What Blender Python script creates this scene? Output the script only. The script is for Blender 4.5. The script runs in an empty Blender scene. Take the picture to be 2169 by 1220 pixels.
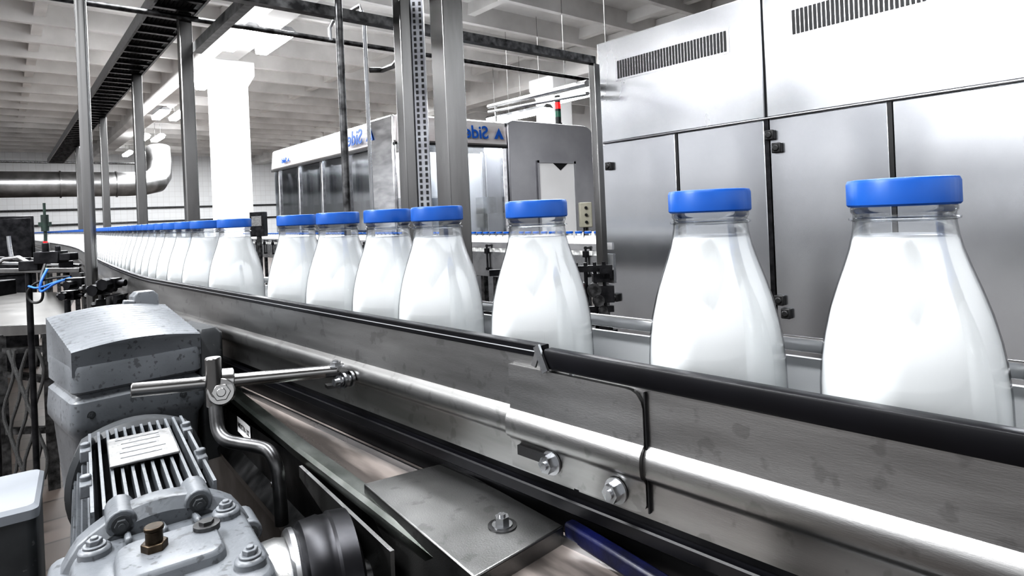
import bpy, math, random
from mathutils import Vector, Matrix
random.seed(4)
S=bpy.context.scene
CH=1.3; FP=1300.0; TH=math.atan(0.043)
ya=math.atan2(1084.5,FP)
Fv=Vector((math.sin(ya),math.cos(ya),0)); Rv=Vector((math.cos(ya),-math.sin(ya),0)); Up=Vector((0,0,1))
Rc=Rv*math.cos(TH)-Up*math.sin(TH); Uc=Up*math.cos(TH)+Rv*math.sin(TH)
CAM=Vector((0,0,CH))
def W(px,py,d):   # survey point: direction seen at px,py, distance d along the viewing axis
    return CAM+(Fv+Rc*((px-1084.5)/FP)-Uc*((py-450)/FP))*d
def WZ(px,py,z):
    v=Fv+Rc*((px-1084.5)/FP)-Uc*((py-450)/FP)
    return CAM+v*(z/v.z)
def C(r,d,z): return Rv*r+Fv*d+Vector((0,0,CH+z))
cam=bpy.data.cameras.new('camera'); co=bpy.data.objects.new('camera',cam); S.collection.objects.link(co)
M=Matrix.Identity(4)
for i in range(3): M[i][0]=Rc[i]; M[i][1]=Uc[i]; M[i][2]=-Fv[i]; M[i][3]=CAM[i]
co.matrix_world=M; cam.sensor_width=36; cam.lens=FP/2169*36; cam.shift_y=-160/2169; cam.clip_start=0.01; cam.clip_end=200
S.camera=co
try:
    S.view_settings.view_transform='Standard'
    S.view_settings.look='High Contrast'
    S.view_settings.exposure=0.3
except Exception as ex: print('VIEW',ex)

# ---------------------------------------------------------------- materials
def mat(name,c1,c2=None,metal=0.0,rough=0.5,scale=8,stretch=(1,1,1),bump=0.0,bscale=None,rv=0.0,emit=0,ramp=(0.35,0.65),coat=0,speck=None,speckscale=60,speckt=0.62,speckmix=1.0,spec=None):
    m=bpy.data.materials.new(name); m.use_nodes=True; nt=m.node_tree; N=nt.nodes; Lk=nt.links
    b=N['Principled BSDF']; b.inputs['Metallic'].default_value=metal; b.inputs['Roughness'].default_value=rough
    if spec is not None: b.inputs['Specular IOR Level'].default_value=spec
    if c2 is None: c2=tuple(x*0.9 for x in c1)
    tc=N.new('ShaderNodeTexCoord'); mp=N.new('ShaderNodeMapping'); mp.inputs['Scale'].default_value=stretch
    Lk.new(tc.outputs['Object'],mp.inputs['Vector'])
    no=N.new('ShaderNodeTexNoise'); no.inputs['Scale'].default_value=scale; no.inputs['Detail'].default_value=6
    Lk.new(mp.outputs['Vector'],no.inputs['Vector'])
    cr=N.new('ShaderNodeValToRGB'); cr.color_ramp.elements[0].position=ramp[0]; cr.color_ramp.elements[1].position=ramp[1]
    cr.color_ramp.elements[0].color=(*c2,1); cr.color_ramp.elements[1].color=(*c1,1)
    Lk.new(no.outputs['Fac'],cr.inputs['Fac']); col=cr.outputs['Color']
    if speck:
        n2=N.new('ShaderNodeTexNoise'); n2.inputs['Scale'].default_value=speckscale; n2.inputs['Detail'].default_value=3
        Lk.new(tc.outputs['Object'],n2.inputs['Vector'])
        r2=N.new('ShaderNodeMapRange'); r2.inputs['From Min'].default_value=speckt; r2.inputs['From Max'].default_value=speckt+.06; r2.inputs['To Max'].default_value=speckmix
        Lk.new(n2.outputs['Fac'],r2.inputs['Value'])
        mx=N.new('ShaderNodeMix'); mx.data_type='RGBA'; Lk.new(r2.outputs['Result'],mx.inputs['Factor'])
        Lk.new(col,mx.inputs['A']); mx.inputs['B'].default_value=(*speck,1); col=mx.outputs['Result']
    Lk.new(col,b.inputs['Base Color'])
    if rv:
        mr=N.new('ShaderNodeMapRange'); mr.inputs['To Min'].default_value=max(0.02,rough-rv); mr.inputs['To Max'].default_value=rough+rv
        Lk.new(no.outputs['Fac'],mr.inputs['Value']); Lk.new(mr.outputs['Result'],b.inputs['Roughness'])
    if bump:
        nb=N.new('ShaderNodeTexNoise'); nb.inputs['Scale'].default_value=bscale or scale*6; nb.inputs['Detail'].default_value=4
        Lk.new(mp.outputs['Vector'],nb.inputs['Vector'])
        bp=N.new('ShaderNodeBump'); bp.inputs['Strength'].default_value=bump; bp.inputs['Distance'].default_value=0.0006
        Lk.new(nb.outputs['Fac'],bp.inputs['Height']); Lk.new(bp.outputs['Normal'],b.inputs['Normal'])
    if emit:
        Lk.new(col,b.inputs['Emission Color']); b.inputs['Emission Strength'].default_value=emit
    if coat: b.inputs['Coat Weight'].default_value=coat
    return m
steel=mat('brushed_steel',(.44,.445,.455),(.33,.335,.345),1,.28,6,rv=.08)
steel_side=mat('stained_side_steel',(.31,.308,.306),(.215,.213,.211),1,.37,20,(1,.25,2.2),.10,900,rv=.10,ramp=(.35,.65),speck=(.13,.128,.126),speckscale=70,speckt=.60,speckmix=.3)
steel_bright=mat('polished_steel',(.72,.72,.73),(.53,.53,.54),1,.2,14,(1,.3,1),rv=.07)
steel_cab=mat('cabinet_steel',(.61,.62,.635),(.46,.47,.49),1,.25,1.6,(1,1,.6),rv=.09,ramp=(.3,.7))
steel_dark=mat('dark_worn_steel',(.15,.15,.152),(.045,.045,.046),1,.36,30,bump=.12,bscale=300,rv=.1)
steel_pole=mat('pole_steel',(.27,.268,.266),(.16,.158,.156),1,.24,9,(1,1,.15),rv=.06)
steel_hood=mat('hood_steel',(.42,.42,.435),(.32,.32,.335),1,.3,1.5,rv=.05)
steel_black=mat('blackened_steel',(.04,.04,.043),(.014,.014,.016),.8,.36,20)
rubber=mat('black_rail_plastic',(.005,.005,.007),(.003,.003,.004),0,.34,20,rv=.05,spec=.3)
blackp=mat('black_plastic',(.012,.012,.013),(.008,.008,.008),0,.45,20)
dark=mat('dark_void_paint',(.02,.02,.022),(.012,.012,.012),.2,.6,10)
milkm=mat('milk_white',(.975,.972,.955),(.96,.957,.94),0,.25,3,coat=.3)
capm=mat('blue_cap_plastic',(.003,.082,.33),(.002,.066,.275),0,.38,30)
bluem=mat('blue_hose_plastic',(.03,.14,.42),(.02,.10,.34),0,.4,20)
navy=mat('navy_rail_plastic',(.003,.005,.038),(.0015,.002,.010),0,.4,60,bump=.3)
white=mat('white_paint',(.88,.88,.885),(.84,.84,.845),0,.5,2)
greybox=mat('mid_grey_paint',(.17,.18,.195),(.13,.138,.15),0,.6,9,spec=.2)
palep=mat('pale_plastic',(.55,.56,.57),(.44,.45,.46),0,.35,9,(1,.3,1))
conc=mat('painted_concrete',(.82,.812,.80),(.60,.592,.58),0,.85,1.2,ramp=(.3,.7))
greyp=mat('grey_motor_paint',(.135,.143,.154),(.082,.088,.096),0,.42,11,bump=.3,bscale=260,speck=(.03,.031,.033),speckscale=170,speckt=.60,speckmix=.6)
greyd=mat('dark_grey_motor_paint',(.055,.058,.062),(.028,.03,.032),.1,.42,18,speck=(.16,.16,.16),speckscale=160,speckt=.66,speckmix=.5)
plate=mat('nameplate_aluminium',(.28,.28,.28),(.18,.18,.18),.7,.42,60,speck=(.12,.12,.12),speckscale=260,speckt=.56,speckmix=.6)
brass=mat('dull_brown_brass',(.10,.08,.06),(.045,.036,.028),1,.4,90)
red=mat('red_lens',(.6,.01,.015),(.5,.01,.01),0,.3,5,emit=.5)
redd=mat('dark_red_plastic',(.12,.01,.015),(.08,.01,.01),0,.4,5)
green=mat('green_lens',(.015,.10,.06),(.01,.08,.05),0,.3,5)
beige=mat('beige_box_paint',(.40,.385,.32),(.34,.33,.27),0,.5,9)
galv=mat('galvanised_duct',(.30,.30,.30),(.18,.18,.18),.9,.33,3)
lampm=mat('lamp_diffuser',(1,1,1),(.97,.98,1),0,.4,3,emit=30)
fasc=mat('fascia_panel',(.60,.59,.59),(.46,.42,.42),.4,.35,2,(1,1,5))
bltxt=mat('blue_lettering',(.006,.085,.33),(.006,.075,.30),0,.4,9)
blktxt=mat('black_lettering',(.03,.03,.03),(.02,.02,.02),0,.5,9)
belt=mat('plastic_chain_belt',(.26,.23,.215),(.07,.062,.058),.15,.3,9,(3,.5,1),ramp=(.42,.58),rv=.1)
mbelt=mat('bottle_chain_belt',(.5,.5,.5),(.35,.35,.35),.2,.35,20)
cablem=mat('grey_cables',(.06,.06,.06),(.02,.02,.02),0,.6,60,(6,.5,6))
coverm=mat('cover_steel',(.33,.33,.328),(.22,.22,.218),1,.36,12,bump=.2,bscale=900,rv=.1,speck=(.12,.12,.12),speckscale=60,speckt=.60,speckmix=.4)
splicem=mat('splice_steel',(.33,.328,.326),(.23,.228,.226),1,.38,22,(1,.3,2),bump=.12,bscale=900,rv=.1,speck=(.12,.12,.12),speckscale=70,speckt=.62,speckmix=.3)
edgem=mat('edge_steel',(.30,.31,.30),(.12,.135,.12),1,.32,26,(1,.5,1),bump=.2,bscale=500,rv=.1)
def tilemat(name,c1,c2,mort,sx,bw=.5,rh=.25,rough=.3):
    m=bpy.data.materials.new(name); m.use_nodes=True; nt=m.node_tree; N=nt.nodes; Lk=nt.links
    b=N['Principled BSDF']; b.inputs['Roughness'].default_value=rough
    tc=N.new('ShaderNodeTexCoord'); mp=N.new('ShaderNodeMapping')
    Lk.new(tc.outputs['Object'],mp.inputs['Vector'])
    if name.startswith('wall'): mp.inputs['Rotation'].default_value=(math.radians(90),0,0)
    br=N.new('ShaderNodeTexBrick'); br.inputs['Scale'].default_value=sx; br.offset=0
    br.inputs['Color1'].default_value=(*c1,1); br.inputs['Color2'].default_value=(*c2,1); br.inputs['Mortar'].default_value=(*mort,1)
    br.inputs['Mortar Size'].default_value=.015; br.inputs['Brick Width'].default_value=bw; br.inputs['Row Height'].default_value=rh
    Lk.new(mp.outputs['Vector'],br.inputs['Vector']); Lk.new(br.outputs['Color'],b.inputs['Base Color'])
    return m
floorm=tilemat('floor_tiles',(.075,.062,.055),(.055,.047,.042),(.025,.022,.02),2,.5,.5,.35)
wallm=tilemat('wall_tiles',(.80,.81,.82),(.77,.78,.79),(.68,.68,.68),2,.5,.5,.3)
def clear(name,tint,fac):
    m=bpy.data.materials.new(name); m.use_nodes=True; nt=m.node_tree; N=nt.nodes; Lk=nt.links
    N.remove(N['Principled BSDF']); o=N['Material Output']
    t=N.new('ShaderNodeBsdfTransparent'); t.inputs['Color'].default_value=(*tint,1)
    g=N.new('ShaderNodeBsdfGlossy'); g.inputs['Roughness'].default_value=.08
    lw=N.new('ShaderNodeLayerWeight'); lw.inputs['Blend'].default_value=.35
    ma=N.new('ShaderNodeMath'); ma.operation='MULTIPLY_ADD'; ma.inputs[1].default_value=.75; ma.inputs[2].default_value=fac
    Lk.new(lw.outputs['Fresnel'],ma.inputs[0])
    mx=N.new('ShaderNodeMixShader'); Lk.new(ma.outputs[0],mx.inputs['Fac']); Lk.new(t.outputs[0],mx.inputs[1]); Lk.new(g.outputs[0],mx.inputs[2])
    Lk.new(mx.outputs[0],o.inputs['Surface']); return m
pet=clear('clear_bottle_plastic',(.95,.965,.98),.06)
glass=clear('clear_guard_glass',(.88,.91,.94),.16)

# ---------------------------------------------------------------- geometry helper
def frame(d):
    d=Vector(d).normalized(); a=Vector((0,0,1)) if abs(d.z)<.95 else Vector((0,1,0))
    x=a.cross(d).normalized(); y=d.cross(x); return x,y,d
class G:
    def __init__(s,fr=None): s.v=[];s.f=[];s.m=[];s.fr=fr   # fr=(origin,X,Y,Z)
    def T(s,p):
        if s.fr: o,x,y,z=s.fr; return o+x*p[0]+y*p[1]+z*p[2]
        return Vector(p)
    def add(s,vs,fs,mi=0):
        n=len(s.v); s.v+=[s.T(p) for p in vs]; s.f+=[tuple(n+i for i in f) for f in fs]; s.m+=[mi]*len(fs); return s
    def box(s,c,z,mi=0,x=None,y=None,w=None):
        c=Vector(c); X=Vector(x or (1,0,0)); Y=Vector(y or (0,1,0)); Z=Vector(w or (0,0,1))
        vs=[c+X*(i*z[0]/2)+Y*(j*z[1]/2)+Z*(k*z[2]/2) for i in(-1,1) for j in(-1,1) for k in(-1,1)]
        return s.add(vs,[(0,1,3,2),(4,6,7,5),(0,4,5,1),(2,3,7,6),(0,2,6,4),(1,5,7,3)],mi)
    def bb(s,a,b,mi=0):
        a=Vector(a);b=Vector(b); return s.box((a+b)/2,[abs(b[i]-a[i]) for i in range(3)],mi)
    def beam(s,p0,p1,w,h,mi=0):
        p0=Vector(p0);p1=Vector(p1); x,y,d=frame(p1-p0); c=(p0+p1)/2; L=(p1-p0).length
        return s.box(c,(w,h,L),mi,x,y,d)
    def cyl(s,p0,p1,r0,r1=None,n=20,mi=0):
        r1=r0 if r1 is None else r1
        return s.tube([p0,p1],[r0,r1],n,mi)
    def tube(s,pts,r,n=12,mi=0):
        pts=[Vector(p) for p in pts]; rr=r if isinstance(r,(list,tuple)) else [r]*len(pts)
        vs=[];fs=[]; px=None
        for i,p in enumerate(pts):
            d=(pts[min(i+1,len(pts)-1)]-pts[max(i-1,0)])
            if d.length<1e-9: d=Vector((0,0,1))
            d.normalize()
            if px is None: x,y,_=frame(d)
            else:
                x=(px-d*px.dot(d)).normalized(); y=d.cross(x)
            px=x
            for k in range(n):
                a=2*math.pi*k/n; vs.append(p+(x*math.cos(a)+y*math.sin(a))*rr[i])
        for i in range(len(pts)-1):
            for k in range(n):
                k2=(k+1)%n; fs.append((i*n+k,i*n+k2,(i+1)*n+k2,(i+1)*n+k))
        fs.append(tuple(range(n))[::-1]); m=(len(pts)-1)*n; fs.append(tuple(m+k for k in range(n)))
        return s.add(vs,fs,mi)
    def lathe(s,c,prof,n=40,mi=0,rib=0,ax=None):
        c=Vector(c); X,Y,Z=frame(ax) if ax else (Vector((1,0,0)),Vector((0,1,0)),Vector((0,0,1)))
        vs=[];fs=[]
        for (r,z) in prof:
            for k in range(n):
                a=2*math.pi*k/n; q=r*(1-(rib if k%2 else 0)); vs.append(c+X*q*math.cos(a)+Y*q*math.sin(a)+Z*z)
        for i in range(len(prof)-1):
            for k in range(n):
                k2=(k+1)%n; fs.append((i*n+k,i*n+k2,(i+1)*n+k2,(i+1)*n+k))
        fs.append(tuple(range(n))[::-1]); m=(len(prof)-1)*n; fs.append(tuple(m+k for k in range(n)))
        return s.add(vs,fs,mi)
    def prism(s,poly,vec,mi=0):
        p=[Vector(q) for q in poly]; n=len(p); vec=Vector(vec)
        vs=p+[q+vec for q in p]; fs=[tuple(range(n))[::-1],tuple(range(n,2*n))]
        fs+=[(i,(i+1)%n,n+(i+1)%n,n+i) for i in range(n)]
        return s.add(vs,fs,mi)
    def loft(s,rings,mi=0,cap=True):
        n=len(rings[0]); vs=[Vector(p) for r in rings for p in r]; fs=[]
        for i in range(len(rings)-1):
            for k in range(n):
                k2=(k+1)%n; fs.append((i*n+k,i*n+k2,(i+1)*n+k2,(i+1)*n+k))
        if cap:
            fs.append(tuple(range(n))[::-1]); m=(len(rings)-1)*n; fs.append(tuple(m+k for k in range(n)))
        return s.add(vs,fs,mi)
    def bolt(s,p,d,r=.006,L=.006,mi=0):
        p=Vector(p); d=Vector(d).normalized()
        s.cyl(p,p+d*.0015,r*1.4,n=24,mi=mi); s.cyl(p+d*.0013,p+d*(.0015+L),r,n=6,mi=mi); s.cyl(p+d*.001,p+d*(.003+L),r*.5,n=14,mi=mi); return s
WL={}
def out(g,name,mats,parent=None,label=None,cat=None,bevel=0,smooth=35,kind=None,group=None,desc=None):
    mn=[min(v[i] for v in g.v) for i in range(3)]; mx=[max(v[i] for v in g.v) for i in range(3)]
    o0=Vector(((mn[0]+mx[0])/2,(mn[1]+mx[1])/2,mn[2]))
    me=bpy.data.meshes.new(name); me.from_pydata([tuple(v-o0) for v in g.v],[],g.f)
    ms=mats if isinstance(mats,(list,tuple)) else [mats]
    for m in ms: me.materials.append(m)
    me.polygons.foreach_set('material_index',g.m)
    import bmesh
    b=bmesh.new(); b.from_mesh(me); bmesh.ops.recalc_face_normals(b,faces=b.faces); b.to_mesh(me); b.free()
    me.shade_smooth()
    try: me.set_sharp_from_angle(angle=math.radians(smooth))
    except Exception: pass
    o=bpy.data.objects.new(name,me); S.collection.objects.link(o)
    if bevel:
        m=o.modifiers.new('bevel','BEVEL'); m.width=bevel; m.segments=2; m.limit_method='ANGLE'; m.angle_limit=math.radians(40)
    put(o,o0,parent,label,cat,kind,group); return o
def put(o,loc,parent=None,label=None,cat=None,kind=None,group=None):
    loc=Vector(loc)
    if parent: o.parent=parent; o.location=loc-WL[parent.name]
    else: o.location=loc
    WL[o.name]=loc
    if label: o['label']=label
    if cat and not parent: o['category']=cat
    if kind: o['kind']=kind
    if group: o['group']=group
def root(name,loc,label,cat,group=None):
    o=bpy.data.objects.new(name,None); o.empty_display_size=.1; S.collection.objects.link(o); put(o,loc,None,label,cat,None,group); return o
def text(name,s,size,o,x,z,mt,parent,depth=.0008,mirror=False,label=None,off=0):
    cu=bpy.data.curves.new(name,'FONT'); cu.body=s; cu.size=size; cu.extrude=depth; cu.align_x='CENTER'; cu.align_y='CENTER'; cu.offset=off
    t=bpy.data.objects.new(name+'_tmp',cu); S.collection.objects.link(t); bpy.context.view_layer.update()
    me=bpy.data.meshes.new_from_object(t); g=G(); x=Vector(x).normalized(); z=Vector(z).normalized(); y=x.cross(z)
    vs=[Vector(o)+x*(v.co.x*(-1 if mirror else 1))+z*v.co.y+y*(-v.co.z) for v in me.vertices]
    g.v=vs; g.f=[tuple(p.vertices) for p in me.polygons]; g.m=[0]*len(g.f)
    bpy.data.objects.remove(t); return out(g,name,mt,parent,label)

# ---------------------------------------------------------------- room
Z=lambda z:CH+z
g=G(); g.bb((-9,-6,-.1),(16,34,0)); out(g,'floor',floorm,kind='structure')
g=G()
g.bb((-9,-6,5.0),(16,34,5.15))
y=-5.0
while y<33:
    g.prism([(-9,y-.10,5.0),(-9,y+.10,5.0),(-9,y+.05,4.68),(-9,y-.05,4.68)],(25,0,0)); y+=1.25
for x in (-6,-2.6,.6,6.5,9.3,12.6):
    g.bb((x-.08,-6,4.8),(x+.08,34,5.0))
out(g,'ceiling',conc,kind='structure')
g=G(); g.bb((-9,33,0),(16,33.2,5.0)); out(g,'wall_back',wallm,kind='structure')
g=G(); g.bb((16,-6,0),(16.2,34,5.0)); out(g,'wall_side',white,kind='structure')
for i,x in enumerate((3.3,10.4)):
    g=G(); g.prism([(x-.3,-6,4.99),(x-.3,-6,4.45),(x-.2,-6,4.35),(x+.2,-6,4.35),(x+.3,-6,4.45),(x+.3,-6,4.99)],(0,40,0))
    out(g,'trim_%d'%(i+1),conc,kind='structure')
def column(x,y,w,lab):
    g=G(); g.bb((x-w/2,y-w/2,0),(x+w/2,y+w/2,4.0))
    g.loft([[(x+a*h,y+b*h,z) for a,b in((-1,-1),(1,-1),(1,1),(-1,1))] for h,z in((w/2,3.9),(w/2+.10,4.1),(w/2+.10,4.36))])
    out(g,'concrete_column',white,label=lab,cat='column',bevel=.02,group='hall columns')
column(3.42,12.4,.58,'thick white-painted square concrete column under the roof girder')
column(10.0,10.3,.6,'white-painted concrete column behind the bottling machine')
# lamps
def lamp(x,y,z,L=1.35,lab='white fluorescent batten lamp hung under the roof girder'):
    r=root('ceiling_lamp',(x,y,z),lab,'lamp','ceiling lamps')
    g=G(); g.prism([(x-.13,y-L/2,z+.07),(x-.05,y-L/2,z+.14),(x+.05,y-L/2,z+.14),(x+.13,y-L/2,z+.07)],(0,L,0)); out(g,'lamp_housing',steel,r)
    g=G(); g.prism([(x-.10,y-L/2+.03,z+.07),(x-.085,y-L/2+.03,z+.0),(x+.085,y-L/2+.03,z+.0),(x+.10,y-L/2+.03,z+.07)],(0,L-.06,0)); out(g,'lamp_diffuser',lampm,r)
    for s in (-1,1):
        g=G(); g.cyl((x,y+s*L/3,z+.14),(x,y+s*L/3,4.99),.004); out(g,'hanger_rod',steel_pole,r)
for (a,b,d) in ((507,80,9.8),(580,88,10.1),(340,241,16),(377,243,16.2),(303,292,20),(334,292,20.3),(270,325,25),(299,324,25.3),(405,168,12.8),(440,172,13),(262,332,29)):
    p=W(a,b,d); lamp(p.x,p.y,p.z-.07)
for (a,b,d) in ((1075,243,14),(1110,240,12),(1240,195,10)):
    p=W(a,b,d); lamp(p.x,p.y,p.z-.07,1.4,'white fluorescent batten lamp hung behind the bottling machine')
for (x,y) in ((-4.3,2.2),(-4.3,4.6),(-4.3,7.5),(-4.3,11)): lamp(x,y,4.3,1.4,'white fluorescent batten lamp hung over the aisle')
# duct
g=G(); zz=Z(1.50)
pts=[(-6,24,zz),(3.3,24,zz),(3.8,24.08,zz+.03),(4.2,24.35,zz+.12),(4.4,24.8,zz+.35),(4.5,25.2,zz+.8),(4.5,25.4,zz+1.4)]
g.tube(pts,.40,28)
for x in (-3,-1.5,0,1.5,3.0): g.cyl((x-.02,24,zz),(x+.02,24,zz),.43,n=28)
out(g,'ventilation_duct',galv,label='round galvanised ventilation duct with an upturned elbow',cat='duct')
g=G(); g.tube([(-6,23,Z(2.1)),(3.4,23,Z(2.1))],.03,12); out(g,'wall_pipe',steel_dark,label='thin dark pipe running above the duct',cat='pipe')
for zz_ in (.95,.3):
    g=G(); g.tube([(-6,32.9,Z(zz_)),(12,32.9,Z(zz_))],.04,12); out(g,'wall_pipe',steel_dark,label='thin dark pipe along the tiled wall',cat='pipe')

# ---------------------------------------------------------------- poles & overhead
def pole(p,z0,z1,w,name,lab,round_=False,m=steel_pole,foot=True):
    g=G()
    if round_: g.cyl((p.x,p.y,z0),(p.x,p.y,z1),w/2,n=20)
    else: g.bb((p.x-w/2,p.y-w/2,z0),(p.x+w/2,p.y+w/2,z1))
    if foot: g.bb((p.x-w,p.y-w,z0),(p.x+w,p.y+w,z0+.01))
    return out(g,name,m,label=lab,cat='pole',bevel=0 if round_ else w*.08)
pb=Vector((.75,3.43,0));pc=Vector((.77,4.98,0));pd=Vector((.79,7.03,0))
for p in (pb,pc,pd): pole(p,0,Z(1.08),.060,'steel_post','square stainless post carrying the cable tray')
pole(Vector((.8,9.6,0)),0,Z(1.08),.062,'steel_post','square stainless post carrying the cable tray')
pe=W(727,250,2.3); pole(pe,0,3.2,.028,'steel_post','thin dark round steel post behind the bottles',True,steel_dark)
pf=W(862,250,2.3); pole(pf,0,3.2,.055,'steel_post','square stainless post with a perforated cable channel')
pg=W(954,250,2.1); pole(pg,0,3.2,.082,'steel_post','thick square brushed-steel post behind the bottles')
ph=W(1265,300,3.4); pole(ph,0,Z(.80),.045,'steel_post','square stainless post beside the steel cabinets')
pa=Vector((.163,1.76,0)); 
g=G(); g.cyl((pa.x,pa.y,0),(pa.x,pa.y,3.2),.0125,n=24); g.cyl((pa.x,pa.y,Z(-.23)),(pa.x,pa.y,Z(-.19)),.024,n=24)
out(g,'steel_post',steel_pole,label='round polished steel post standing at the bottle conveyor',cat='pole')
# perforated channel
g=G(); cx,cy=pf.x+.056*Rv.x,pf.y+.056*Rv.y
g.box((cx,cy,1.61),(.045,.03,3.18),0,Rv,Fv)
z=1.3
while z<3.15:
    for dx in (-.011,.011):
        c=Vector((cx,cy,z))-Fv*.0155+Rv*dx
        g.box(c,(.009,.002,.013),1,Rv,Fv)
    z+=.022
out(g,'cable_channel',[mat('zinc_channel',(.34,.35,.37),(.25,.25,.27),.6,.4,20),blackp],label='perforated zinc cable channel running up beside a post',cat='cable channel')
# pipes
p=W(778,200,3.2)
g=G(); g.tube([(p.x,p.y,.0),(p.x,p.y,Z(1.03)),(p.x*.99,p.y,Z(1.08))]+[tuple(W(762,12,3.2)),tuple(W(740,25,3.2)),tuple(W(705,45,3.2)),tuple(W(698,60,3.2)),tuple(W(700,85,3.2))],.010,12)
out(g,'bent_pipe',steel,label='thin bent stainless pipe with an open hooked end',cat='pipe')
g=G(); g.tube([tuple(W(783,148,2.6)),tuple(W(810,148,2.6)),tuple(W(835,138,2.45)),(pf.x,pf.y,W(850,128,2.4).z)],.012,12); out(g,'bent_pipe',steel_dark,label='short dark pipe stub fixed at the channel post',cat='pipe')
g=G(); g.cyl((-.15,3.385,Z(1.045)),(3.9,3.385,Z(1.045)),.014,n=14); out(g,'overhead_pipe',steel_dark,label='thin steel pipe spanning between the posts overhead',cat='pipe')
g=G(); g.beam((.3,2.3,Z(.82)),(2.55,2.3,Z(.82)),.04,.04); out(g,'overhead_beam',steel_dark,label='square steel beam spanning overhead to a post',cat='beam')
g=G(); g.beam((.805,3.43,Z(.91)),(.805,.6,Z(.91)),.04,.05); out(g,'overhead_beam',steel_dark,label='square steel beam running lengthwise overhead',cat='beam')
for dy,r_ in ((0,.026),(22,.016)):
    a,b=W(1245,176+dy,4.5),W(1035,226+dy*.5,8.2)
    g=G(); g.cyl(a,b,r_); q=a.lerp(b,.88); g.cyl(q,(q.x,q.y,Z(1.105)),.012)
    out(g,'overhead_pipe',steel_pole,label='steel pipe carried above the bottling machine roof',cat='pipe')
# cable tray
r=root('cable_tray',(.70,5,Z(1.08)),'dark steel ladder cable tray full of cables','cable tray')
g=G()
for x in (.605,.805): g.bb((x-.006,1.0,Z(1.08)),(x+.006,12,Z(1.15)))
y=1.0
while y<12: g.bb((.605,y,Z(1.085)),(.805,y+.03,Z(1.10))); y+=.16
out(g,'tray_frame',steel_dark,r)
g=G()
for k in range(9): g.cyl((.622+k*.0205,1.0,Z(1.115)),(.622+k*.0205,12,Z(1.115)),.0105,n=8)
out(g,'cable_bundle',cablem,r,kind='stuff')

# ---------------------------------------------------------------- main conveyor
u=(Rv*-.697+Fv*.717).normalized(); n_=(Rv*.717+Fv*.697).normalized()
QC=.363
def L(s,q,z): return n_*q+u*s+Vector((0,0,CH+z))
ctrl=[L(-.45,QC,0),L(1.1,QC,0),L(1.35,QC,0),C(-1.4,2.15,0),C(-2.6,3.75,0),C(-4.5,6.0,0),C(-7.8,9.9,0)]
P=[Vector((p.x,p.y,0)) for p in ctrl]
for _ in range(3):
    Q=[P[0]]
    for i in range(len(P)-1):
        a,b=P[i],P[i+1]; Q+= [a*.75+b*.25,a*.25+b*.75]
    Q.append(P[-1]); P=Q
acc=[-.45]
for i in range(1,len(P)): acc.append(acc[-1]+(P[i]-P[i-1]).length)
def at(s):
    for i in range(1,len(P)):
        if s<=acc[i] or i==len(P)-1:
            t=(s-acc[i-1])/(acc[i]-acc[i-1]); d=(P[i]-P[i-1]).normalized()
            return P[i-1].lerp(P[i],t),Vector((d.y,-d.x,0)),d
def run(s0,s1):
    ss=[s0]+[a for a in acc if s0+.005<a<s1-.005]+[s1]; pp=[at(s)[0] for s in ss]; o=[]
    for i,p in enumerate(pp):
        d=(pp[min(i+1,len(pp)-1)]-pp[max(i-1,0)]).normalized(); o.append((p,Vector((d.y,-d.x,0))))
    return o
def sweep(g,prof,s0,s1,mi=0):
    g.loft([[p+n*o+Vector((0,0,CH+z)) for o,z in prof] for p,n in run(s0,s1)],mi); return g
SE=acc[-1]
conv=root('bottle_conveyor',(L(.5,QC,0).x,L(.5,QC,0).y,0),'long curving stainless bottle conveyor with black guide rails','conveyor')
def O(q): return q-QC
LB='stained brushed-steel side panel with a folded ledge'
def ledge(dz):
    r=[]
    for o,z in ((.2997,-.1365),(.2982,-.1378),(.2964,-.1395),(.2951,-.1418),(.2945,-.1445),(.2944,-.1485),(.2949,-.1525),(.2962,-.1550),(.2985,-.1562)):
        r.append((O(o),z+dz))
    return r
def side(dz,q=0,zt=-.094,zb=-.181):
    return [(O(.303),zt),(O(.300),zt)]+[(O(.300),-.134+dz)]+ledge(dz)+[(O(.300),-.159+dz),(O(.300),zb),(O(.303),zb)]
sweep(g:=G(),side(0),.262,SE); out(g,'side_panel',steel_side,conv,LB,smooth=40)
sweep(g:=G(),side(-.002,zt=-.100),-.45,.258); out(g,'side_panel',steel_side,conv,LB,smooth=40)
g=G(); off=-.0034
pl=[(q+off,z) for q,z in side(-.001)[1:-1]]; pl[0]=(pl[0][0],-.1065); pl[-1]=(pl[-1][0],-.178)
rings=[]
for s,dz in ((.2045,.010),(.2055,.006),(.2085,.002),(.212,.0004),(.216,0),(.26,0),(.3155,0)):
    p,n,_=at(s); row=[]
    for i,(o,z) in enumerate(pl):
        if i==0: z-=dz
        if i==len(pl)-1: z+=dz*.6
        row.append(p+n*o+Vector((0,0,CH+z)))
    row2=[r_+n*.0032 for r_ in row]
    rings.append(row+row2[::-1])
g.loft(rings); out(g,'splice_plate',splicem,conv,'overlapping stainless splice plate with rounded corner',smooth=40)
g=G(); g.box(L(.2038,.2992,-.142),(.0009,.003,.070),0,u,n_); out(g,'panel_gap',dark,conv)
g=G(); g.box(L(.2945,.2958,-.1645),(.026,.003,.0065),0,u,n_); out(g,'slot',dark,conv)
for s,z in ((.277,-.166),(.225,-.169)):
    g=G(); g.bolt(L(s,.2962,z),-n_,.0056,.006); out(g,'bolt',steel,conv,'hex bolt with washer')
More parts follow.
